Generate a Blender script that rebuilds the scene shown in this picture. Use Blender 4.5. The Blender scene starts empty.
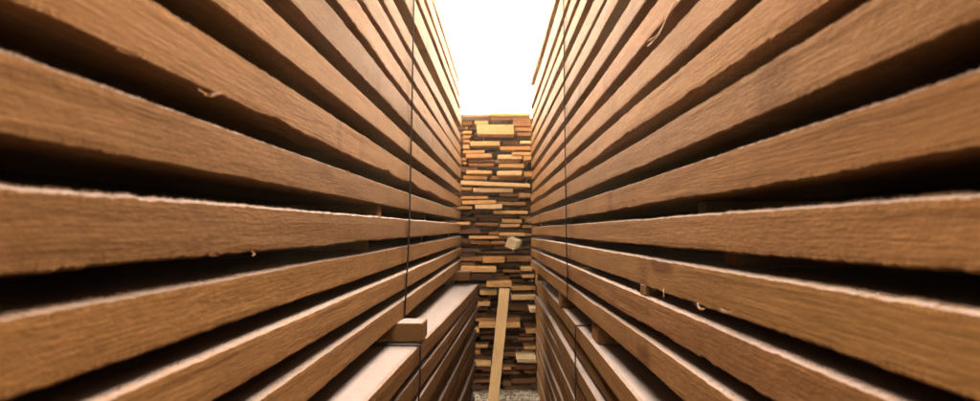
import bpy, bmesh, math, random
import numpy as np
from mathutils import Vector

# ------------------------------------------------------------------ constants
U = 0.30                 # metres: distance from the lens axis to a stack face
CAMZ = 4.1 * U           # lens height above the yard
F, CX, CY = 653.0, 490.0, 229.5   # focal length and horizon point in photo pixels (980 x 401)
scene = bpy.context.scene
C = scene.collection

# ------------------------------------------------------------------ camera
cam_d = bpy.data.cameras.new('camera')
cam = bpy.data.objects.new('camera', cam_d); C.objects.link(cam)
cam.location = (0, 0, CAMZ)
cam.rotation_euler = (math.radians(90), 0, 0)
cam_d.sensor_width = 36.0
cam_d.lens = 36.0 * F / 980.0
cam_d.shift_y = (CY - 200.5) / 980.0
cam_d.clip_start = 0.02
cam_d.clip_end = 2000
cam_d.dof.use_dof = True
cam_d.dof.focus_distance = 2.2
cam_d.dof.aperture_fstop = 6.0
scene.camera = cam

# ------------------------------------------------------------------ sky, sun, exposure
SUN_EL, SUN_AZ = math.radians(27), math.radians(2)     # ahead of the lens, a little to the right, high
world = bpy.data.worlds.new('World'); scene.world = world
world.use_nodes = True
wn, wl = world.node_tree.nodes, world.node_tree.links
wn.clear()
wo = wn.new('ShaderNodeOutputWorld'); wb = wn.new('ShaderNodeBackground')
sk = wn.new('ShaderNodeTexSky'); sk.sky_type = 'NISHITA'; sk.sun_disc = False
sk.sun_elevation = SUN_EL; sk.sun_rotation = SUN_AZ
sk.air_density = 1.0; sk.dust_density = 4.0; sk.ozone_density = 1.0
hs = wn.new('ShaderNodeHueSaturation'); hs.inputs['Saturation'].default_value = 0.12   # thin white overcast
tint = wn.new('ShaderNodeMix'); tint.data_type = 'RGBA'; tint.blend_type = 'MULTIPLY'
tint.inputs[0].default_value = 1.0; tint.inputs[7].default_value = (1.0, 0.93, 0.80, 1)
wl.new(sk.outputs[0], hs.inputs['Color']); wl.new(hs.outputs[0], tint.inputs[6])
wl.new(tint.outputs[2], wb.inputs[0]); wl.new(wb.outputs[0], wo.inputs[0])
wb.inputs[1].default_value = 0.15
sun_d = bpy.data.lights.new('sun', 'SUN'); sun = bpy.data.objects.new('sun', sun_d); C.objects.link(sun)
sun_d.energy = 3.0; sun_d.angle = math.radians(54); sun_d.color = (1.0, 0.86, 0.68)
sd = Vector((math.sin(SUN_AZ) * math.cos(SUN_EL), math.cos(SUN_AZ) * math.cos(SUN_EL), math.sin(SUN_EL)))
sun.rotation_euler = sd.to_track_quat('Z', 'Y').to_euler()
sun.location = (1, 6, 12)
vs = scene.view_settings
vs.view_transform = 'Standard'; vs.look = 'None'; vs.gamma = 1.0; vs.use_curve_mapping = False
vs.exposure = 4.05

scene.cycles.diffuse_bounces = 1

# ------------------------------------------------------------------ helpers
def mesh_obj(name, verts, faces, mat, parent=None, smooth=False):
    me = bpy.data.meshes.new(name)
    me.from_pydata(verts, [], faces); me.update()
    if mat: me.materials.append(mat)
    if smooth: me.polygons.foreach_set('use_smooth', [True] * len(me.polygons))
    o = bpy.data.objects.new(name, me); C.objects.link(o)
    if parent: o.parent = parent
    return o
def empty(name, loc, label, cat, rot=(0, 0, 0), group=None):
    o = bpy.data.objects.new(name, None); C.objects.link(o)
    o.location = loc; o.rotation_euler = rot; o.empty_display_size = 0.1
    tag(o, label, cat, group); return o
def tag(o, label, cat, group=None):
    o['label'] = label; o['category'] = cat
    if group: o['group'] = group
BOXF = [(0, 3, 2, 1), (4, 5, 6, 7), (0, 1, 5, 4), (1, 2, 6, 5), (2, 3, 7, 6), (3, 0, 4, 7)]
def box_vf(x0, x1, y0, y1, z0, z1):
    return [(x0, y0, z0), (x1, y0, z0), (x1, y1, z0), (x0, y1, z0),
            (x0, y0, z1), (x1, y0, z1), (x1, y1, z1), (x0, y1, z1)], BOXF
def chamfer_box(sx, sy, sz, c, rnd=None, j=0.0):
    """box centred on x and z, front end at y=0, running to +y; chamfered, slightly irregular"""
    bm = bmesh.new()
    vv, ff = box_vf(-sx / 2, sx / 2, 0, sy, -sz / 2, sz / 2)
    bv = [bm.verts.new(v) for v in vv]
    if rnd:
        for v in bv: v.co += Vector((rnd.uniform(-j, j), rnd.uniform(-j, j), rnd.uniform(-j, j)))
    for f in ff: bm.faces.new([bv[i] for i in f])
    bmesh.ops.bevel(bm, geom=bm.edges[:], offset=c, segments=1, affect='EDGES')
    bmesh.ops.recalc_face_normals(bm, faces=bm.faces)
    me = bpy.data.meshes.new('piece'); bm.to_mesh(me); bm.free()
    return me
def link_mesh(name, me, mat, parent=None):
    if mat and not me.materials: me.materials.append(mat)
    o = bpy.data.objects.new(name, me); C.objects.link(o)
    if parent: o.parent = parent
    return o

# ------------------------------------------------------------------ materials
class NT:
    def __init__(s, name):
        s.m = bpy.data.materials.new(name); s.m.use_nodes = True
        s.t = s.m.node_tree; s.n = s.t.nodes; s.l = s.t.links
        s.b = s.n['Principled BSDF']
    def new(s, t, **k):
        o = s.n.new(t)
        for a, v in k.items(): setattr(o, a, v)
        return o
    def set(s, sock, v):
        if isinstance(v, bpy.types.NodeSocket): s.l.new(v, sock)
        else: sock.default_value = v
    def math(s, op, a, b=0.0, c=None, clamp=False):
        o = s.new('ShaderNodeMath', operation=op, use_clamp=clamp)
        s.set(o.inputs[0], a); s.set(o.inputs[1], b)
        if c is not None: s.set(o.inputs[2], c)
        return o.outputs[0]
    def vmath(s, op, a, b):
        o = s.new('ShaderNodeVectorMath', operation=op)
        s.set(o.inputs[0], a); s.set(o.inputs[1], b)
        return o.outputs[0]
    def noise(s, vec, scale, detail=3.0, rough=0.55, dist=0.0):
        o = s.new('ShaderNodeTexNoise')
        s.l.new(vec, o.inputs['Vector']); o.inputs['Scale'].default_value = scale
        o.inputs['Detail'].default_value = detail; o.inputs['Roughness'].default_value = rough
        o.inputs['Distortion'].default_value = dist
        return o.outputs[0]
    def ramp(s, fac, stops, interp='LINEAR'):
        o = s.new('ShaderNodeValToRGB'); o.color_ramp.interpolation = interp
        e = o.color_ramp.elements
        while len(e) < len(stops): e.new(0.5)
        for q, (p, c) in zip(e, stops):
            q.position = p; q.color = (c[0], c[1], c[2], 1) if hasattr(c, '__len__') else (c, c, c, 1)
        s.l.new(fac, o.inputs[0]); return o.outputs[0]
    def mix(s, fac, a, b, mode='MIX'):
        o = s.new('ShaderNodeMix', data_type='RGBA', blend_type=mode)
        s.set(o.inputs[0], fac)
        for i, v in ((6, a), (7, b)):
            if isinstance(v, bpy.types.NodeSocket): s.l.new(v, o.inputs[i])
            else: o.inputs[i].default_value = (v[0], v[1], v[2], 1)
        return o.outputs[2]
    def bump(s, h, strength, dist, normal=None):
        o = s.new('ShaderNodeBump'); o.inputs['Strength'].default_value = strength
        o.inputs['Distance'].default_value = dist
        s.l.new(h, o.inputs['Height'])
        if normal: s.l.new(normal, o.inputs['Normal'])
        return o.outputs[0]

def sawn_wood(name, light, dark, knot, vary=0.25, ring=0.85, rough=0.80, top_pale=0.85):
    """rough-sawn softwood: growth rings along the length (local y), saw marks across, fibres, knots"""
    s = NT(name)
    tc = s.new('ShaderNodeTexCoord').outputs['Object']
    rnd = s.new('ShaderNodeObjectInfo').outputs['Random']
    off = s.new('ShaderNodeCombineXYZ')
    s.l.new(s.math('MULTIPLY', rnd, 37.0), off.inputs[0]); s.l.new(s.math('MULTIPLY', rnd, 91.0), off.inputs[1])
    s.l.new(s.math('MULTIPLY', rnd, 53.0), off.inputs[2])
    p = s.vmath('ADD', tc, off.outputs[0])
    # growth rings: stretched field bent by slow noise, cut into bands
    ps = s.vmath('MULTIPLY', p, (1.0, 0.10, 1.0))
    bend = s.noise(ps, 9.0, 3.0, 0.55)
    sep = s.new('ShaderNodeSeparateXYZ'); s.l.new(p, sep.inputs[0])
    rc = s.math('ADD', s.math('MULTIPLY', sep.outputs[2], 1.0), s.math('MULTIPLY', sep.outputs[0], 0.6))
    rc = s.math('ADD', rc, s.math('MULTIPLY', bend, 0.085))
    # knots and vertical stains
    vo = s.new('ShaderNodeTexVoronoi'); vo.inputs['Scale'].default_value = 5.0
    pk = s.vmath('ADD', s.vmath('MULTIPLY', p, (0.0, 0.36, 1.6)), (0.3, 0.1, 0.0))
    s.l.new(pk, vo.inputs['Vector'])
    kd = s.math('ADD', vo.outputs['Distance'], s.math('MULTIPLY', s.math('SUBTRACT', bend, 0.5), 0.22))
    kcol = s.new('ShaderNodeSeparateColor'); s.l.new(vo.outputs['Color'], kcol.inputs[0])
    kon = s.math('GREATER_THAN', kcol.outputs[0], 0.5)
    rc = s.math('ADD', rc, s.math('MULTIPLY', s.ramp(kd, [(0.0, 1.0), (0.38, 0.0)]), s.math('MULTIPLY', kon, 0.016)))
    freq = s.math('MULTIPLY_ADD', rnd, 90.0, 130.0)
    saw = s.math('FRACT', s.math('MULTIPLY', rc, freq))
    rings = s.ramp(saw, [(0.0, 0.25), (0.55, 0.75), (0.85, 1.0), (1.0, 0.3)])
    # fine fibre streaks along the length
    pf = s.vmath('MULTIPLY', p, (1.0, 0.035, 1.0))
    fib = s.noise(pf, 420.0, 3.0, 0.65)
    # saw marks across the length
    pm = s.vmath('MULTIPLY', p, (0.15, 1.0, 0.06))
    marks = s.noise(pm, 260.0, 3.0, 0.7)
    bands = s.noise(pm, 26.0, 2.0, 0.6)
    # blotches
    blot = s.noise(s.vmath('MULTIPLY', p, (1, 0.35, 1)), 11.0, 4.0, 0.6)
    r5 = s.math('FRACT', s.math('MULTIPLY', rnd, 5.3))          # some boards show rings, some a woolly sawn nap
    col = s.mix(s.math('ADD', s.math('MULTIPLY', s.math('SUBTRACT', rings, .62), s.math('MULTIPLY_ADD', r5, ring * .65, ring * .35)), .56), dark, light)
    nap = s.noise(s.vmath('MULTIPLY', p, (1, 0.45, 1)), 150.0, 3.0, 0.7)
    col = s.mix(s.ramp(fib, [(0.32, 0.45), (0.62, 0.0)]), col, dark)
    val = s.math('MULTIPLY_ADD', s.math('SUBTRACT', blot, 0.5), 0.55, 1.0)
    speck = s.noise(s.vmath('MULTIPLY', p, (1.0, 0.06, 1.0)), 330.0, 2.0, 0.75)
    val = s.math('MULTIPLY', val, s.math('MULTIPLY_ADD', s.math('SUBTRACT', speck, 0.5), 0.65, 1.0))
    val = s.math('MULTIPLY', val, s.math('MULTIPLY_ADD', s.math('SUBTRACT', nap, 0.5), s.math('MULTIPLY_ADD', r5, -.35, .70), 1.0))
    val = s.math('MULTIPLY', val, s.math('MULTIPLY_ADD', s.math('SUBTRACT', bands, 0.5), 0.10, 1.0))
    val = s.math('MULTIPLY', val, s.math('MULTIPLY_ADD', s.math('SUBTRACT', marks, 0.5), 0.04, 1.0))
    val = s.math('MULTIPLY', val, s.math('MULTIPLY_ADD', s.math('SUBTRACT', s.math('FRACT', s.math('MULTIPLY', rnd, 17.3)), 0.5), vary, 1.0))
    vc = s.new('ShaderNodeCombineXYZ')
    for i in range(3): s.l.new(val, vc.inputs[i])
    col = s.mix(1.0, col, vc.outputs[0], 'MULTIPLY')
    # pinkish, yellow and pale boards among the tan ones
    r7 = s.math('FRACT', s.math('MULTIPLY', rnd, 7.7))
    col = s.mix(1.0, col, s.ramp(r7, [(0.0, (1.0, 0.90, 0.80)), (0.3, (0.97, 0.96, 0.95)), (0.6, (1.0, 1.0, 1.0)), (0.8, (0.99, 0.985, 0.87)), (1.0, (0.94, 0.93, 1.0))]), 'MULTIPLY')
    kmask = s.math('MULTIPLY', s.ramp(kd, [(0.07, 1.0), (0.16, 0.0)]), s.math('MULTIPLY', kon, 0.75))
    col = s.mix(kmask, col, knot)
    st = s.noise(s.vmath('MULTIPLY', p, (0.2, 1.0, 0.12)), 5.5, 2.0, 0.5)
    col = s.mix(s.ramp(st, [(0.63, 0.0), (0.71, 0.45)]), col, knot)
    # paler tone on everything that faces up
    geo = s.new('ShaderNodeNewGeometry'); gs = s.new('ShaderNodeSeparateXYZ'); s.l.new(geo.outputs['True Normal'], gs.inputs[0])
    dn = s.noise(p, 60.0, 4.0, 0.65)
    dm = s.math('MULTIPLY', s.ramp(gs.outputs[2], [(0.8, 0.0), (0.97, 1.0)]), s.ramp(dn, [(0.25, top_pale * .8), (0.6, top_pale)]))
    col = s.mix(dm, col, (0.235, 0.197, 0.188))
    s.l.new(col, s.b.inputs['Base Color'])
    s.b.inputs['Roughness'].default_value = rough
    s.b.inputs['Specular IOR Level'].default_value = 0.0055
    grit = s.noise(p, 520.0, 3.0, 0.7)
    h = s.math('ADD', s.math('MULTIPLY', marks, 0.06), s.math('ADD', s.math('MULTIPLY', fib, 0.8), s.math('MULTIPLY', grit, 0.7)))
    h = s.math('ADD', h, s.math('MULTIPLY', nap, s.math('MULTIPLY_ADD', r5, -1.2, 1.5)))
    s.l.new(s.bump(s.math('ADD', h, s.math('MULTIPLY', speck, 0.5)), 0.50, 0.0017), s.b.inputs['Normal'])
    return s.m

WOOD = sawn_wood('sawn_pine', (0.250, 0.122, 0.047), (0.150, 0.066, 0.022), (0.085, 0.029, 0.010), vary=0.34)
WOOD_RED = sawn_wood('sawn_pine_reddish', (0.213, 0.097, 0.036), (0.125, 0.054, 0.019), (0.068, 0.027, 0.011), vary=0.1)
WOOD_LOW = sawn_wood('sawn_pine_lower', (0.215, 0.106, 0.043), (0.130, 0.058, 0.020), (0.080, 0.029, 0.010), vary=0.2)
STICK = sawn_wood('sticker_wood', (0.198, 0.106, 0.046), (0.122, 0.061, 0.027), (0.091, 0.046, 0.023), vary=0.4)
INNER = sawn_wood('inner_wood', (0.099, 0.047, 0.017), (0.061, 0.027, 0.010), (0.091, 0.046, 0.023), vary=0.1, top_pale=0.2)
PLANK = sawn_wood('plank_wood', (0.72, 0.465, 0.24), (0.58, 0.345, 0.155), (0.167, 0.084, 0.038), vary=0.0)

PALE = sawn_wood('fresh_cut_wood', (0.62, 0.45, 0.27), (0.50, 0.34, 0.19), (0.22, 0.13, 0.065), vary=0.0)
def pile_wood():
    s = NT('pile_wood')
    tc = s.new('ShaderNodeTexCoord').outputs['Object']
    rnd = s.new('ShaderNodeObjectInfo').outputs['Random']
    off = s.new('ShaderNodeCombineXYZ')
    s.l.new(s.math('MULTIPLY', rnd, 37.0), off.inputs[0]); s.l.new(s.math('MULTIPLY', rnd, 91.0), off.inputs[2])
    p = s.vmath('ADD', tc, off.outputs[0])
    oc = s.new('ShaderNodeSeparateColor'); s.l.new(s.new('ShaderNodeObjectInfo').outputs['Color'], oc.inputs[0])
    isl = s.new('ShaderNodeNewGeometry').outputs['Random Per Island']
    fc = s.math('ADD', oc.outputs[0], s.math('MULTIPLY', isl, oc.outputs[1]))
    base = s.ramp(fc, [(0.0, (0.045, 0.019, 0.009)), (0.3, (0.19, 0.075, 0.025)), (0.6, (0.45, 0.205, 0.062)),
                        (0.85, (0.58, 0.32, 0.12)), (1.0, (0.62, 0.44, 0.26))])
    g = s.noise(s.vmath('MULTIPLY', p, (0.5, 0.2, 1.6)), 45.0, 4.0, 0.65)
    sp = s.noise(p, 150.0, 3.0, 0.7)
    val = s.math('ADD', s.math('MULTIPLY', g, 1.1), s.math('MULTIPLY', sp, 0.9))
    vc = s.new('ShaderNodeCombineXYZ')
    for i in range(3): s.l.new(val, vc.inputs[i])
    s.l.new(s.mix(1.0, base, vc.outputs[0], 'MULTIPLY'), s.b.inputs['Base Color'])
    s.b.inputs['Roughness'].default_value = 0.8; s.b.inputs['Specular IOR Level'].default_value = 0.3
    s.l.new(s.bump(val, 0.6, 0.004), s.b.inputs['Normal'])
    return s.m
PILE = pile_wood()

FIBRE = sawn_wood('torn_fibre', (0.334, 0.236, 0.160), (0.274, 0.182, 0.114), (0.228, 0.137, 0.076), vary=0.0)
def steel():
    s = NT('strap_steel')
    tc = s.new('ShaderNodeTexCoord').outputs['Object']
    n = s.noise(tc, 60.0, 4.0, 0.6)
    s.l.new(s.ramp(n, [(0.35, (0.016, 0.012, 0.011)), (0.7, (0.040, 0.028, 0.022))]), s.b.inputs['Base Color'])
    s.b.inputs['Metallic'].default_value = 0.0; s.b.inputs['Roughness'].default_value = 0.8; s.b.inputs['Specular IOR Level'].default_value = 0.0
    return s.m
STEEL = steel()

def ground_mat():
    s = NT('yard_ground')
    tc = s.new('ShaderNodeTexCoord').outputs['Object']
    a = s.noise(tc, 90.0, 5.0, 0.7); b = s.noise(tc, 3.0, 4.0, 0.6)
    c = s.ramp(a, [(0.3, (0.05, 0.04, 0.03)), (0.5, (0.14, 0.12, 0.095)), (0.7, (0.24, 0.21, 0.17))])
    s.l.new(s.mix(s.math('MULTIPLY', b, 0.5), c, (0.13, 0.10, 0.075)), s.b.inputs['Base Color'])
    s.b.inputs['Roughness'].default_value = 0.95
    s.l.new(s.bump(a, 0.9, 0.02), s.b.inputs['Normal'])
    return s.m
GROUND = ground_mat()

# ------------------------------------------------------------------ the yard
def ground():
    # one sheet: fine grid near the stacks, long outer cells to the horizon
    xs = [-600, -120, -30, -8] + list(np.linspace(-4, 4, 41)) + [8, 30, 120, 600]
    ys = [-600, -120, -30, -8] + list(np.linspace(-3, 8, 56)) + [14, 40, 150, 700]
    r = random.Random(3)
    v = []
    for y in ys:
        for x in xs:
            near = abs(x) <= 4 and -3 <= y <= 8
            v.append((x, y, r.uniform(-0.012, 0.0) if near else -0.01))
    n = len(xs); f = []
    for j in range(len(ys) - 1):
        for i in range(n - 1): f.append((j * n + i, j * n + i + 1, (j + 1) * n + i + 1, (j + 1) * n + i))
    o = mesh_obj('ground', v, f, GROUND, smooth=True); o['kind'] = 'structure'
ground()

# ------------------------------------------------------------------ long boards with ragged sawn edges
def vnoise(rs, y, wl, amp):
    k0, k1 = math.floor(y[0] / wl) - 2, math.ceil(y[-1] / wl) + 2
    kn = np.arange(k0, k1 + 1) * wl
    return np.interp(y, kn + rs.uniform(-.35, .35) * wl, rs.uniform(-1, 1, len(kn))) * amp
def y_samples(y0, y1):
    ys = [y0]; y = y0
    while y < 0.6: y += 0.35; ys.append(min(y, 0.6))
    y = 0.6
    while y < y1:
        y += max(0.010, min(0.05, 0.0042 * y * y)); ys.append(min(y, y1))
    return np.array(sorted(set(ys)))

def long_board(name, parent, side, h0, h1, y0, y1, ym, dx, mat, seed, rag=1.0, wane_b=0.0, wane_t=0.0, w=0.62, fibres=420, zbase=0.0):
    """one sawn board of a stack. local frame: x=0 is the stack face, y along, z up (u units, scaled to metres)"""
    rs = np.random.RandomState(seed)
    ys = y_samples(y0, y1); n = len(ys); t = h1 - h0
    yb = ys
    bow_x = vnoise(rs, yb, 3.7, 0.012) + vnoise(rs, yb, 1.1, 0.004) + dx
    bow_z = vnoise(rs, yb, 4.3, 0.006)
    def edge(amp, wane):
        e = (vnoise(rs, yb, 0.9, 0.0025) + vnoise(rs, yb, 0.11, 0.0016) + vnoise(rs, yb, 0.035, 0.0018) + rs.uniform(-1, 1, n) * 0.0014) * amp
        if wane:
            q = vnoise(rs, yb, 0.8, 1.0) + vnoise(rs, yb, 0.22, 0.35)
            e = e + np.clip(q, 0, 1) * wane
            chips = np.clip(vnoise(rs, yb, 0.07, 1.0) - 0.72, 0, 1) * wane * 1.6
            e = e + chips
        return e
    eb, et = edge(rag, wane_b), -edge(rag * 0.8, wane_t)
    ra = lambda a: rs.uniform(0, 1, n) * a
    c = 0.006
    # (inward offset, z) of the outline, counter-clockwise seen from the near end of a left stack
    P = [(np.full(n, w), np.zeros(n)), (np.full(n, .22), np.zeros(n)), (np.full(n, .05), eb * .5),
         (c + ra(.002), eb), (ra(.0015), c + eb + ra(.0015)),
         (vnoise(rs, yb, .5, .001), np.full(n, .030) + eb * .3), (vnoise(rs, yb, .6, .0015), np.full(n, .34 * t)), (vnoise(rs, yb, .6, .0015), np.full(n, .67 * t)), (vnoise(rs, yb, .5, .001), np.full(n, t - .030) + et * .3),
         (ra(.0015), t - .009 + et - ra(.0025)), (.022 + ra(.004), t + et), (np.full(n, .05), t + et * .5),
         (np.full(n, .22), np.full(n, t)), (np.full(n, w), np.full(n, t))]
    m = len(P)
    V = np.zeros((n, m, 3))
    for k, (a, z) in enumerate(P):
        V[:, k, 0] = side * a - side * bow_x        # dx > 0 leans into the alley
        V[:, k, 1] = yb - ym
        V[:, k, 2] = h0 - zbase + z + bow_z
    verts = (V.reshape(-1, 3) * U).tolist()
    faces = []
    for i in range(n - 1):
        for k in range(m):
            a, b = i * m + k, i * m + (k + 1) % m
            d, e = a + m, b + m
            faces.append((a, b, e, d) if side < 0 else (a, d, e, b))
    cap0, cap1 = list(range(m)), [(n - 1) * m + k for k in range(m)]
    faces.append(tuple(reversed(cap0)) if side < 0 else tuple(cap0))
    faces.append(tuple(cap1) if side < 0 else tuple(reversed(cap1)))
    # torn fibres standing off both arrises
    for q in range(fibres):
        i = rs.randint(2, n - 3); k = 3 if (rs.rand() < .35 and yb[i] > 3.2) else 10
        b = V[i, k] + np.array([rs.uniform(-.004, .004), rs.uniform(-.01, .01), 0])
        up = -1 if k == 3 else 1
        L = rs.uniform(.004, .011)
        d = np.array([-side * rs.uniform(.1, .9), rs.uniform(-1.4, 1.4), up * rs.uniform(.15, 1.0)])
        d /= np.linalg.norm(d)
        wd = rs.uniform(.0012, .003)
        s0 = len(verts)
        mid = b + d * L * .55 + np.array([0, 0, rs.uniform(-.15, .15) * L])
        tip = mid + (d + np.array([0, 0, rs.uniform(-.5, .5)])) * L * .5
        sdv = np.array([0, wd, 0]) if abs(d[1]) < .7 else np.array([0, 0, wd])
        for pnt in (b - sdv, b + sdv, mid + sdv * .7, mid - sdv * .7, tip): verts.append((pnt * U).tolist())
        faces.append((s0, s0 + 1, s0 + 2, s0 + 3)); faces.append((s0 + 3, s0 + 2, s0 + 4))
    o = mesh_obj(name, verts, faces, mat, parent)
    o.data.materials.append(FIBRE)
    mi = np.zeros(len(faces), dtype=np.int32)
    if fibres: mi[-2 * fibres:] = 1
    o.data.polygons.foreach_set('material_index', mi)
    return o

BOARDS = {}
def stack(label, side, X0, dX, dZ, layers, y0, y1, mat, seed, hbase, stick_y, opts, jit=.014, lean=0.0):
    """layers: (bottom, top) heights in u relative to the lens on this stack's face"""
    ym = 6.0
    rnd = random.Random(seed)
    zb = hbase
    loc = ((X0 + dX * ym) * U, ym * U, CAMZ + (zb + dZ * ym) * U)
    root = empty('timber_stack', loc, label, 'timber stack', (math.atan(dZ), 0, -math.atan(dX)), 'timber stacks lining the alley')
    inner_v, inner_f = [], []
    prev = None
    for i, (h0, h1) in enumerate(layers):
        o = opts.get(i, {})
        ldx = o.get('dx', rnd.uniform(-jit, jit)) + lean * (h0 - layers[-1][0])
        yend = y1 + o.get('end', rnd.uniform(-.22, .12))
        bo = long_board('board', root, side, h0, h1, y0 + rnd.uniform(-.2, .2), yend, ym, ldx, o.get('mat', mat), seed * 100 + i,
                   rag=o.get('rag', rnd.uniform(.7, 1.5)), wane_b=o.get('wb', 0), wane_t=o.get('wt', 0),
                   fibres=o.get('fib', rnd.randint(500, 800)), zbase=zb)
        BOARDS.setdefault(root.name, []).append((h0, h1, bo))
        # the boards lying behind the outer one in the same layer
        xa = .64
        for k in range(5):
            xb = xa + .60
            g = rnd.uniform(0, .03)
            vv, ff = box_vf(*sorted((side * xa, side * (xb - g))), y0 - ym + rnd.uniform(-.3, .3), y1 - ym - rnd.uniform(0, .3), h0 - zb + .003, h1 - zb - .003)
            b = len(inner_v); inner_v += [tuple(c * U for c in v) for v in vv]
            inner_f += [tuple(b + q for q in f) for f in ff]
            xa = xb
        if prev is not None:
            g0, g1 = prev[1], h0
            for sy in stick_y:
                yy = sy + rnd.uniform(-.12, .12)
                inset = rnd.choice((.12, .18, .25, .34))
                if (i, sy) in opts.get('stick', {}): inset, yy = opts['stick'][(i, sy)]
                so = link_mesh('sticker', STICK_ME, None, root)
                so.location = (side * (inset + 1.8) * U, (yy - ym) * U, ((g0 + g1) / 2 - zb) * U)
                so.scale = (1, 1, (g1 - g0) / .08)
        prev = (h0, h1)
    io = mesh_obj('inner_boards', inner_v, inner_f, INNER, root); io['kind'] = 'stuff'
    return root, ym, zb

STICK_ME = chamfer_box(3.6 * U, .15 * U, .08 * U, .004 * U)
STICK_ME.materials.append(STICK)

def bearer(root, ym, zb, side, a0, a1, ya, yb, z0, z1, name='bearer', mat=None, seed=0):
    """a crosswise timber of a stack: inward offsets a0..a1 (negative = out into the alley)"""
    r = random.Random(seed)
    me = chamfer_box((a1 - a0) * U, (yb - ya) * U, (z1 - z0) * U, .010 * U, r, .004 * U)
    o = link_mesh(name, me, mat or WOOD_LOW, root)
    o.location = (side * (a0 + a1) / 2 * U, (ya - ym) * U, ((z0 + z1) / 2 - zb) * U)
    return o
def band(root, ym, zb, side, pts, top_in, width=.045, th=.010):
    """steel band: down the face through pts [(y, z, offset)], then inward over the top along top_in"""
    v, f = [], []
    rows = list(pts)
    if top_in:
        y, z, o = rows[0]
        rows = [(y, z, -top_in)] + rows
    for i, (y, z, o) in enumerate(rows):
        nx, nz = (1, 0)
        if top_in and i == 0: nx, nz = (0, 1)
        if top_in and i == 1: nx, nz = (.7, .7)
        for (a, b) in ((-.5, 0), (.5, 0), (.5, 1), (-.5, 1)):
            v.append(((-side * (o + nx * th * b)) * U, (y + a * width - ym) * U, (z - zb + nz * th * b) * U))
    for i in range(len(rows) - 1):
        for k in range(4):
            a, b = i * 4 + k, i * 4 + (k + 1) % 4
            f.append((a, b, b + 4, a + 4))
    f.append((3, 2, 1, 0)); e = (len(rows) - 1) * 4; f.append((e, e + 1, e + 2, e + 3))
    return mesh_obj('steel_strap', v, f, STEEL, root)

LEFT = [(-.859, -.678), (-.592, -.427), (-.345, -.172), (-.0935, .0902), (.186, .36), (.46, .65), (.757, .93), (1.045, 1.265),
        (1.325, 1.51), (1.575, 1.774), (1.861, 2.036), (2.214, 2.478), (2.576, 2.731), (2.85, 3.06), (3.11, 3.304)]
RIGHT = [(-.87, -.68), (-.605, -.42), (-.35, -.162), (-.085, .086), (.162, .337), (.423, .606), (.686, .863), (.94, 1.12),
         (1.215, 1.39), (1.47, 1.64), (1.775, 1.958), (2.015, 2.21), (2.33, 2.516), (2.625, 2.817), (2.887, 3.03), (3.08, 3.254), (3.4375, 3.609)]
Y0 = -6.0
# upper left
L, lm, lz = stack('tall banded stack of sawn boards on the left, overhanging the pale ledge', -1, -1.0, 17 / F, 1.5 / F, LEFT, Y0, 14.2, WOOD, 11, -.859,
       (-4.6, -1.6, 0.5, 5.0, 8.9, 12.9),
       {3: {'rag': 1.6, 'fib': 1500}, 4: {'dx': 0.0}, 5: {'wb': .022, 'rag': 1.4}, 0: {'dx': .01, 'rag': .9}, 7: {'rag': 1.8, 'fib': 1200}, 8: {'rag': 2.0, 'fib': 1200},
        'stick': {(4, 5.0): (.03, 5.2), (3, 5.0): (.06, 4.85)}})
# the crosswise timbers it stands on
bearer(L, lm, lz, -1, -.235, 3.2, 5.88, 6.26, -1.028, -.862, seed=1)
bearer(L, lm, lz, -1, -.26, 3.2, 12.9, 13.3, -1.04, -.862, seed=2)
bearer(L, lm, lz, -1, .12, 3.2, 12.95, 13.25, -1.118, -1.042, name='shim', seed=3)
bearer(L, lm, lz, -1, .1, 3.2, 1.3, 1.7, -1.0, -.862, seed=4)
bearer(L, lm, lz, -1, .1, 3.2, -3.9, -3.5, -.96, -.862, seed=5)
band(L, lm, lz, -1, [(7.02, 3.306, .012), (6.75, 1.4, .016), (6.55, 0, .016), (6.40, -.45, .014), (6.27, -.861, .012)], 3.6)
# upper right
R, rm, rz = stack('tall banded stack of sawn boards on the right, flush with the stack below it', 1, 1.0, -1 / F, -1.5 / F, RIGHT, Y0, 15.5, WOOD, 23, -.87,
       (-4.4, -1.6, 0.5, 4.19, 8.9, 13.9),
       {1: {'wb': .02, 'rag': 1.5, 'dx': .004, 'mat': WOOD_RED}, 2: {'rag': 1.3, 'fib': 1800}, 3: {'rag': 1.4, 'fib': 1800}, 4: {'wb': .012, 'rag': 1.3}, 6: {'wb': .03, 'rag': 1.6},
        0: {'dx': -.004, 'wt': .012}, 7: {'rag': 1.6},
        'stick': {(2, 4.19): (.005, 4.19), (3, 4.19): (.12, 2.95), (4, 4.19): (.2, 3.6)}})
bearer(R, rm, rz, 1, .03, 3.2, 6.2, 6.55, -1.08, -.872, seed=6)
bearer(R, rm, rz, 1, .02, 3.2, 9.2, 9.55, -1.08, -.872, seed=7)
bearer(R, rm, rz, 1, .05, 3.2, 14.2, 14.6, -1.08, -.872, seed=8)
bearer(R, rm, rz, 1, .05, 3.2, 1.0, 1.4, -1.08, -.872, seed=9)
bearer(R, rm, rz, 1, .05, 3.2, -4.0, -3.6, -1.08, -.872, seed=10)
band(R, rm, rz, 1, [(8.65, 3.61, .012), (8.45, 1.6, .016), (8.27, 0, .016), (8.16, -.872, .012)], 3.6)

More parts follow.
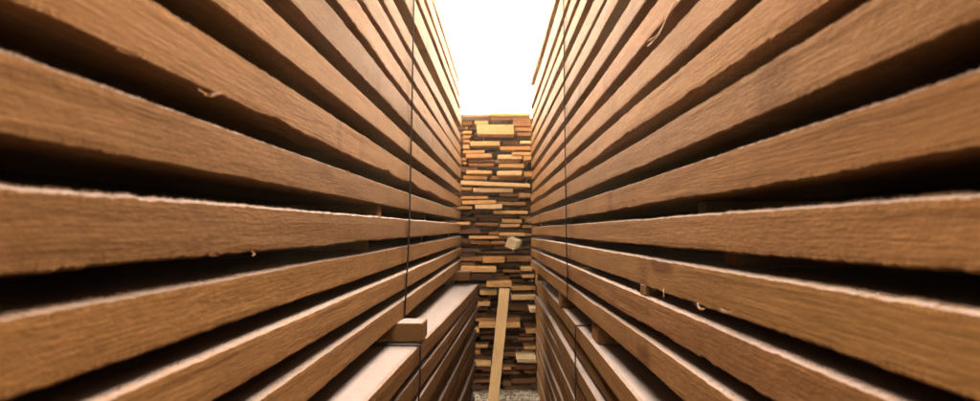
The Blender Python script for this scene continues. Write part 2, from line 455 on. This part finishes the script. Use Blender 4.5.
# lower stacks
def layers_down(top, n, th, pitch, seed):
    r = random.Random(seed); out = []
    z = top
    for i in range(n):
        t = th + r.uniform(-.008, .008)
        out.append((z - t, z)); z -= pitch + r.uniform(-.006, .006)
    return out[::-1]
LL = layers_down(-(1.03 - .0118 * 5.9), 12, .172, .228, 5)
L2, l2m, l2z = stack('low banded stack of boards on the left with a pale lit ledge on top', -1, -.92, .051, -.0118, LL, Y0, 13.45, WOOD_LOW, 37, LL[0][0],
       (-4.6, -0.5, 3.2, 7.9, 12.4), {11: {'dx': 0.0, 'rag': .6, 'fib': 200}}, lean=.045, jit=.028)
band(L2, l2m, l2z, -1, [(5.70, LL[-1][1] + .002, .014), (5.68, LL[-1][1] - .3, .010), (5.6, LL[0][0], -.11)], 3.6)
RR = layers_down(-1.08, 12, .186, .224, 6)
R2, r2m, r2z = stack('low banded stack of boards on the right with tight gaps and one recessed board', 1, .905, .0115, -1.5 / F, RR, Y0, 15.7, WOOD_LOW, 41, RR[0][0],
       (-4.6, -0.5, 3.4, 8.4, 14.4), {11: {'dx': 0.0, 'rag': .6, 'fib': 200}, 10: {'dx': -.05}, 9: {'dx': .012}}, lean=.01, jit=.022)
band(R2, r2m, r2z, 1, [(7.42, RR[-1][1] + .002, .014), (7.42, RR[-1][1] - .3, .016), (7.4, RR[0][0], .012)], 3.6)
# feet of the lower stacks, down to the yard
for (root, ym, zb, dZ, sd) in ((L2, l2m, l2z, -.0118, -1), (R2, r2m, r2z, -1.5 / F, 1)):
    for y in (-4.6, -.5, 3.4, 8.2, 12.6):
        gz = -4.1 - dZ * y + .02
        bearer(root, ym, zb, sd, .25, 3.4, y, y + .4, gz, zb - .002, name='foot_timber', mat=STICK, seed=int(y * 10) + 90)

# ------------------------------------------------------------------ the pile of loose boards closing the alley
PD = 16.4      # depth of its front, u
pile = empty('lumber_pile', (0.03, (PD + 2) * U, 0.0), 'high loose pile of board ends closing the alley under the sky', 'lumber pile')
PX, PY, PZ = pile.location
ROWS = """463 531 113.5 117 1|489 529 112.3 115.6 2|463 472 118 124 1|472 513 117 119.5 1|474.5 488 121 124 1|513 531 118 126 1|477 514 125 134 3|515 531 127 131 1
464 468 127 129 1|469 479 127 130 0|463 472 131 133.5 1|517 531 132.5 135.6 1|463 471 135 138 1|474 483 136 139 0|484 515 136 140 0|463 470 140 142.6 1
470 500 141.5 145.5 2|502 519 141 145 0|520 531 141 143.6 2|463 469 145 148.5 2|500 531 146.4 150.4 2|470 498 147 150 0|463 484.5 150.4 153.2 2|486 511 151.5 154 0
512 531 152 155 2|466 492 154 157.6 2|498 522 155 158.6 2|524 531 156 160 2|462 467 158 160.3 1|469 494 159.3 162 1|495 520 160 162.8 1|463 466.5 162 164.6 1
469 494 163 166 1|499 524 164 167.4 2|466.5 492 170.5 173.8 2|497 522 171 175.4 3|524 532 172 176 2|463 487 175.6 179 1|491 522 176.2 179.5 1|461 530 182.2 186.8 3
461 472 187 190 2|473 513 188 192 3|463 470 191.8 194 1|470 499 193 195.6 0|500 518 193.2 196 1|519 531 193 197 2|461 488 196.2 199 2|489 518 197 200.3 0
462 496 200.4 204 2|497 511 201.6 205 1|511.6 526 202 205.2 1|458 472 206 209 2|475 502 204.6 208.4 3|520 530 206.6 209.6 0|472 494 209.6 212.2 0|494 528 210.6 214 2
475 520 214.4 217.4 0|521 531 216 219 1|463 477 217.6 220 0|482 500 218.6 221 0|502 522 219 222.4 1|525 532 219 222 1|456 470 222 224.6 2|475 498 222.6 225.6 1
500 520 224 227 1|522 532 225 228 1|466 494 227.4 230 0|497 519 228 231 0|462 487 231.2 234 0|489 499 231.6 234.6 1|500 525 232.6 236 2|525 532 233.5 236.2 1
469 499 236 239 2|499 508 236.6 239 1|522 532 238 240.4 0|471 490 240.6 244 1|491 505 241 244 1|463 470 240 243 0|460 482 255.6 261 1|483 505 256.4 262.6 1
507 532 256.4 261 1|486 521 263 265 0|461 496.5 267 272 4|503 521 269.6 272.4 1|521 532 267 271 2|472 492 274 279.4 0|494 508 276 279.4 0|511 521 274 276.6 0
522 534 275 278 2|487 512 282 287.2 4|512 536 286 290.4 1|464 485 284 288 0|480 497 291 295 2|512 536 295.4 300 3|477 490 302 306 2|500 536 306 309.6 0
530 537 308 312.4 5|475 495 318 321.6 1|496 520 318 322 1|479 520 323 328 3|472 479 329 332.4 2|526 537 329 333.4 2|520 532 333.6 336 0|480 518 336 339 0
472 488 344.6 348 1|524 536 346 349.6 1|472 480 351 354.4 1|500 522 352 356 0|472 491 357 361.6 0|517 537 358.6 363 5|472 491 363 366.6 2|515 536 365.6 370 0
503 511 367 370 1|482 491 368 371.4 0|503 520 371.4 374 0|472 491 373.5 377 0|472 490 380 382.6 1|503 511 380.6 386 0|512 536 379 383.6 0|474 500 386 390 0|505 530 387 390.6 0"""
def px2(x, y, Y): return (x - CX) / F * Y, (CY - y) / F * Y
pr = random.Random(77)
def pile_board(xc, zc, sx, sz, y, ln, roll=0.0, yaw=0.0):
    me = chamfer_box(sx * U, ln * U, sz * U, min(.009, sz * .18) * U, pr, min(.010, sz * .1) * U)
    o = link_mesh('board', me, PILE, pile)
    o.location = (xc * U - PX, y * U - PY, CAMZ + zc * U - PZ)
    o.rotation_euler = (0, roll, yaw)
    return o
for rec in ROWS.replace('\n', '|').split('|'):
    x0, x1, ya, yb, lv = [float(q) for q in rec.split()]
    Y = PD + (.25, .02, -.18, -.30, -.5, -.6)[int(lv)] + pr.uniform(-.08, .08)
    a, zt = px2(x0, ya, Y); b, zl = px2(x1, yb, Y)
    roll = pr.uniform(-.012, .012)
    if x0 == 461 and x1 == 530: roll = .042; zl += .02
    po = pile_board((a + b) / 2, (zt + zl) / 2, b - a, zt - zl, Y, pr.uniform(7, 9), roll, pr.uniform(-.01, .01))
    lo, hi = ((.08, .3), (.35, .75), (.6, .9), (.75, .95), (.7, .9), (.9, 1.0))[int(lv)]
    po.color = (pr.uniform(lo, hi), 0, 0, 1)          # recessed ends dark, jutting ends pale: shade put into the colour; random tone too
z = -4.02
while z < 2.72:                       # thinner boards set back between the ones above
    x = -.85 + pr.uniform(-.3, .1)
    while x < 1.15:
        wd = pr.choice((.45, .62, .62, .8, 1.1))
        if pr.random() < .62:
            y = PD + pr.uniform(.3, .7)
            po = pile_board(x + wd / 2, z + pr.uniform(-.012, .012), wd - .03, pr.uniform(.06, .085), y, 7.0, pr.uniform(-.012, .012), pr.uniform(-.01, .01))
            po.color = (pr.choice((.05, .12, .2, .3, .42)), 0, 0, 1)  # darker tones: shade between the front boards put into their colour
        x += wd + pr.uniform(.0, .1)
    z += .123 if z < -.6 else .109
# boards deeper in the pile and, out of sight, its flanks: one mass
fv, ff_ = [], []
def fill(xa, xb, za, zb_, ylo, yhi, pitch, rnd):
    z = za
    while z < zb_:
        th = rnd.uniform(.6, .84) * pitch
        x = xa + rnd.uniform(0, .3)
        while x < xb:
            wd = rnd.uniform(.4, .95)
            if rnd.random() < .93:
                y = rnd.uniform(ylo, yhi)
                vv, ff = box_vf(x, x + wd, y, y + 6, z + rnd.uniform(-.006, .006), z + th + rnd.uniform(-.01, .01))
                b0 = len(fv); fv.extend([(p[0] * U - PX, p[1] * U - PY, CAMZ + p[2] * U - PZ) for p in vv])
                ff_.extend([tuple(b0 + q for q in f) for f in ff])
            x += wd + rnd.uniform(.02, .14)
        z += pitch
fr = random.Random(9)
fill(-.95, 1.2, -4.1, 2.78, PD + .8, PD + 1.7, .105, fr)
fill(-3.6, -.72, -4.1, 2.88, PD - .1, PD + .4, .118, fr)
fill(1.02, 3.6, -4.1, 2.88, PD - .1, PD + .4, .118, fr)
fill(-3.6, 3.6, -4.12, 2.7, PD + 6.3, PD + 6.6, .105, fr)
fill(-3.6, 3.6, -4.06, 2.7, PD + 7.4, PD + 7.9, .125, fr)
fo = mesh_obj('inner_boards', fv, ff_, PILE, pile); fo['kind'] = 'stuff'; fo.color = (.0, .22, 0, 1)  # near-black colour carries the shade deep in the pile

# ------------------------------------------------------------------ loose pieces
# long plank leaning on the pile
def leaning_plank():
    Yt, Yb_ = PD - .50, PD - 1.15
    tx, tz = px2(502, 289.5, Yt); bx = (493.0 - CX) / F * Yb_; bz = -4.1
    t = Vector((tx, Yt, tz)); b = Vector((bx, Yb_, bz)); ln = (t - b).length
    bm = bmesh.new(); wd, th = .245, .075; n = 24
    rings = []
    for i in range(n + 1):
        k = i / n; bow = .02 * math.sin(k * math.pi)
        r = []
        for (x, y) in ((-wd / 2, -th / 2), (wd / 2, -th / 2), (wd / 2, th / 2), (-wd / 2, th / 2)):
            r.append(bm.verts.new(((x + pr.uniform(-.003, .003)) * U, (y + bow) * U, k * ln * U)))
        rings.append(r)
    for i in range(n):
        for k in range(4): bm.faces.new((rings[i][k], rings[i][(k + 1) % 4], rings[i + 1][(k + 1) % 4], rings[i + 1][k]))
    bm.faces.new(rings[0][::-1]); bm.faces.new(rings[-1])
    # lay mesh so that local y runs along the plank for the grain
    for v in bm.verts: v.co = Vector((v.co.x, v.co.z, -v.co.y))
    bmesh.ops.recalc_face_normals(bm, faces=bm.faces)
    bmesh.ops.bevel(bm, geom=[e for e in bm.edges if len(e.link_faces) == 2 and e.calc_face_angle(0) > .8], offset=.004 * U, segments=1, affect='EDGES')
    me = bpy.data.meshes.new('leaning_plank'); bm.to_mesh(me); bm.free()
    o = link_mesh('leaning_plank', me, PLANK)
    d = (t - b).normalized()
    ax_x = Vector((1, 0, 0)); ax_x = (ax_x - d * ax_x.dot(d)).normalized(); ax_z = ax_x.cross(d)
    from mathutils import Matrix
    M = Matrix((ax_x, d, ax_z)).transposed().to_4x4()
    M = Matrix.Rotation(-.10, 4, 'Z') @ M
    M.translation = Vector((b.x * U, b.y * U, CAMZ + b.z * U + .008))
    o.matrix_world = M
    tag(o, 'long yellow plank leaning upright against the pile at the end', 'plank')
leaning_plank()
# squared offcut sticking out of the pile
def offcut():
    Y = PD - .95
    x, z = px2(511.5, 244, Y)
    me = chamfer_box(.25 * U, 1.5 * U, .235 * U, .012 * U, pr, .008 * U)
    o = link_mesh('timber_offcut', me, PALE)
    o.location = (x * U, Y * U, CAMZ + z * U); o.rotation_euler = (math.radians(2), math.radians(24), math.radians(-7))
    tag(o, 'pale squared beam end poking out tilted from the middle of the pile', 'beam')
offcut()
# bark and chips on the yard in front of the pile
def chips():
    r = random.Random(5); v, f = [], []
    for i in range(2600):
        x, y = r.uniform(-1.3, 1.5) * U, (PD + .3 - abs(r.gauss(0, .8))) * U
        a = r.uniform(0, 6.28); l, w, h = r.uniform(.004, .02), r.uniform(.003, .008), r.uniform(.002, .006)
        ca, sa = math.cos(a), math.sin(a); tz = r.uniform(-.3, .3)
        vv, ff = box_vf(-l, l, -w, w, 0, h)
        b = len(v)
        for p in vv: v.append((x + p[0] * ca - p[1] * sa, y + p[0] * sa + p[1] * ca, p[2] + abs(p[0] * tz) * (1 if p[0] > 0 else 0) - .004))
        f += [tuple(b + q for q in k) for k in ff]
    s = NT('wood_chips')
    geo = s.new('ShaderNodeNewGeometry').outputs['Random Per Island']
    s.l.new(s.ramp(geo, [(0, (.06, .04, .03)), (.35, (.28, .19, .11)), (.7, (.55, .43, .30)), (1, (.75, .66, .55))]), s.b.inputs['Base Color'])
    s.b.inputs['Roughness'].default_value = .9
    o = mesh_obj('wood_chips', v, f, s.m)
    o['kind'] = 'stuff'; tag(o, 'wood chips and bark litter on the ground before the pile', 'wood chips')
chips()

# ------------------------------------------------------------------ torn splinters and shavings hanging from board edges
def ribbon(parent, ym, zb, side, pts, w0, w1, name='splinter'):
    """thin curling strip; pts in (inward offset, y, z) u units on the stack face"""
    P = [Vector((side * a, y - ym, z - zb)) for a, y, z in pts]
    # smooth the polyline
    for _ in range(2):
        Q = [P[0]]
        for a, b in zip(P[:-1], P[1:]): Q += [a * .75 + b * .25, a * .25 + b * .75]
        P = Q + [P[-1]]
    v, f = [], []
    n = len(P)
    for i, p in enumerate(P):
        k = i / (n - 1); w = w0 * (1 - k) + w1 * k
        tg = (P[min(i + 1, n - 1)] - P[max(i - 1, 0)]).normalized()
        sd_ = tg.cross(Vector((-side, .2, .1))).normalized() * w
        th = Vector((side * .003, 0, 0))
        for q in (p - sd_, p + sd_, p + sd_ + th, p - sd_ + th): v.append(tuple(q * U))
    for i in range(n - 1):
        for k in range(4):
            a, b = i * 4 + k, i * 4 + (k + 1) % 4
            f.append((a, b, b + 4, a + 4))
    f.append((3, 2, 1, 0)); e = (n - 1) * 4; f.append((e, e + 1, e + 2, e + 3))
    return mesh_obj(name, v, f, WOOD, parent)
def on_face(side, x, y):
    """photo pixel -> (Y, height) on an upper stack's face"""
    if side < 0: Y = F / (507 - x); return Y, (228 - y) / F * Y
    Y = F / (x - 489); return Y, (231 - y) / F * Y
def hang(side, pix, w0, w1, offs):
    root, ym, zb = (L, lm, lz) if side < 0 else (R, rm, rz)
    pts = []
    for (x, y), o in zip(pix, offs):
        Y, h = on_face(side, x, y); pts.append((-o, Y, h))
    h = pts[0][2]
    bo = min(BOARDS[root.name], key=lambda q: max(q[0] - h, h - q[1], 0))[2]   # the board it is torn from
    ribbon(bo, ym, zb, side, pts, w0, w1)
hang(1, [(679, -4), (675, 10), (669, 27), (661, 38), (651, 46)], .012, .004, [.0, .03, .035, .03, .02])
hang(1, [(664, 33), (659, 38), (653, 41)], .006, .002, [.02, .04, .03])
hang(-1, [(199, 90), (201, 96), (205, 95), (211, 93), (216, 93)], .008, .003, [.0, .03, .03, .03, .02])
hang(-1, [(198, 88), (199, 93), (200, 97)], .006, .003, [.0, .02, .02])
hang(1, [(795, 18), (788, 26), (782, 36), (780, 40)], .008, .002, [.0, .015, .03, .03])
hang(1, [(663, 290), (667, 293), (669, 298)], .008, .002, [.0, .02, .03])
hang(1, [(567, 275), (571, 271), (566, 282)], .010, .003, [.0, .03, .03])
hang(1, [(640, 86), (642, 90), (642, 94)], .006, .002, [.0, .015, .02])
hang(1, [(581, 166), (581, 170), (580, 175)], .010, .006, [.0, .02, .02])
hang(1, [(590, 268), (576, 268), (566, 272)], .004, .002, [.01, .04, .03])
hang(1, [(697, 304), (703, 309), (709, 309)], .008, .002, [.0, .02, .02])
hang(1, [(720, 310), (733, 313), (741, 309)], .007, .002, [.0, .02, .02])
hang(1, [(634, 198), (634, 203), (632, 207)], .007, .002, [.0, .015, .02])
hang(-1, [(250, 250), (252, 253), (248, 256)], .006, .002, [.0, .015, .02])
hang(-1, [(206, 252), (209, 256), (212, 255)], .006, .002, [.0, .015, .02])
hang(-1, [(117, 48), (125, 54), (131, 54)], .008, .002, [.0, .015, .02])

# ------------------------------------------------------------------ warm haze volume added to imitate lens flare around the sky
def haze():
    v, f = box_vf(-700, 700, -700, 800, -1.5, 6.0)
    m = bpy.data.materials.new('flare_haze'); m.use_nodes = True
    n = m.node_tree.nodes; n.clear()
    out = n.new('ShaderNodeOutputMaterial'); pv = n.new('ShaderNodeVolumePrincipled')
    pv.inputs['Color'].default_value = (1.0, 0.74, 0.50, 1); pv.inputs['Density'].default_value = 0.0014
    pv.inputs['Anisotropy'].default_value = 0.75
    m.node_tree.links.new(pv.outputs[0], out.inputs['Volume'])
    o = mesh_obj('haze', v, f, m); o['kind'] = 'stuff'
    tag(o, 'thin warm haze added to imitate lens flare below the sky', 'haze')
haze()
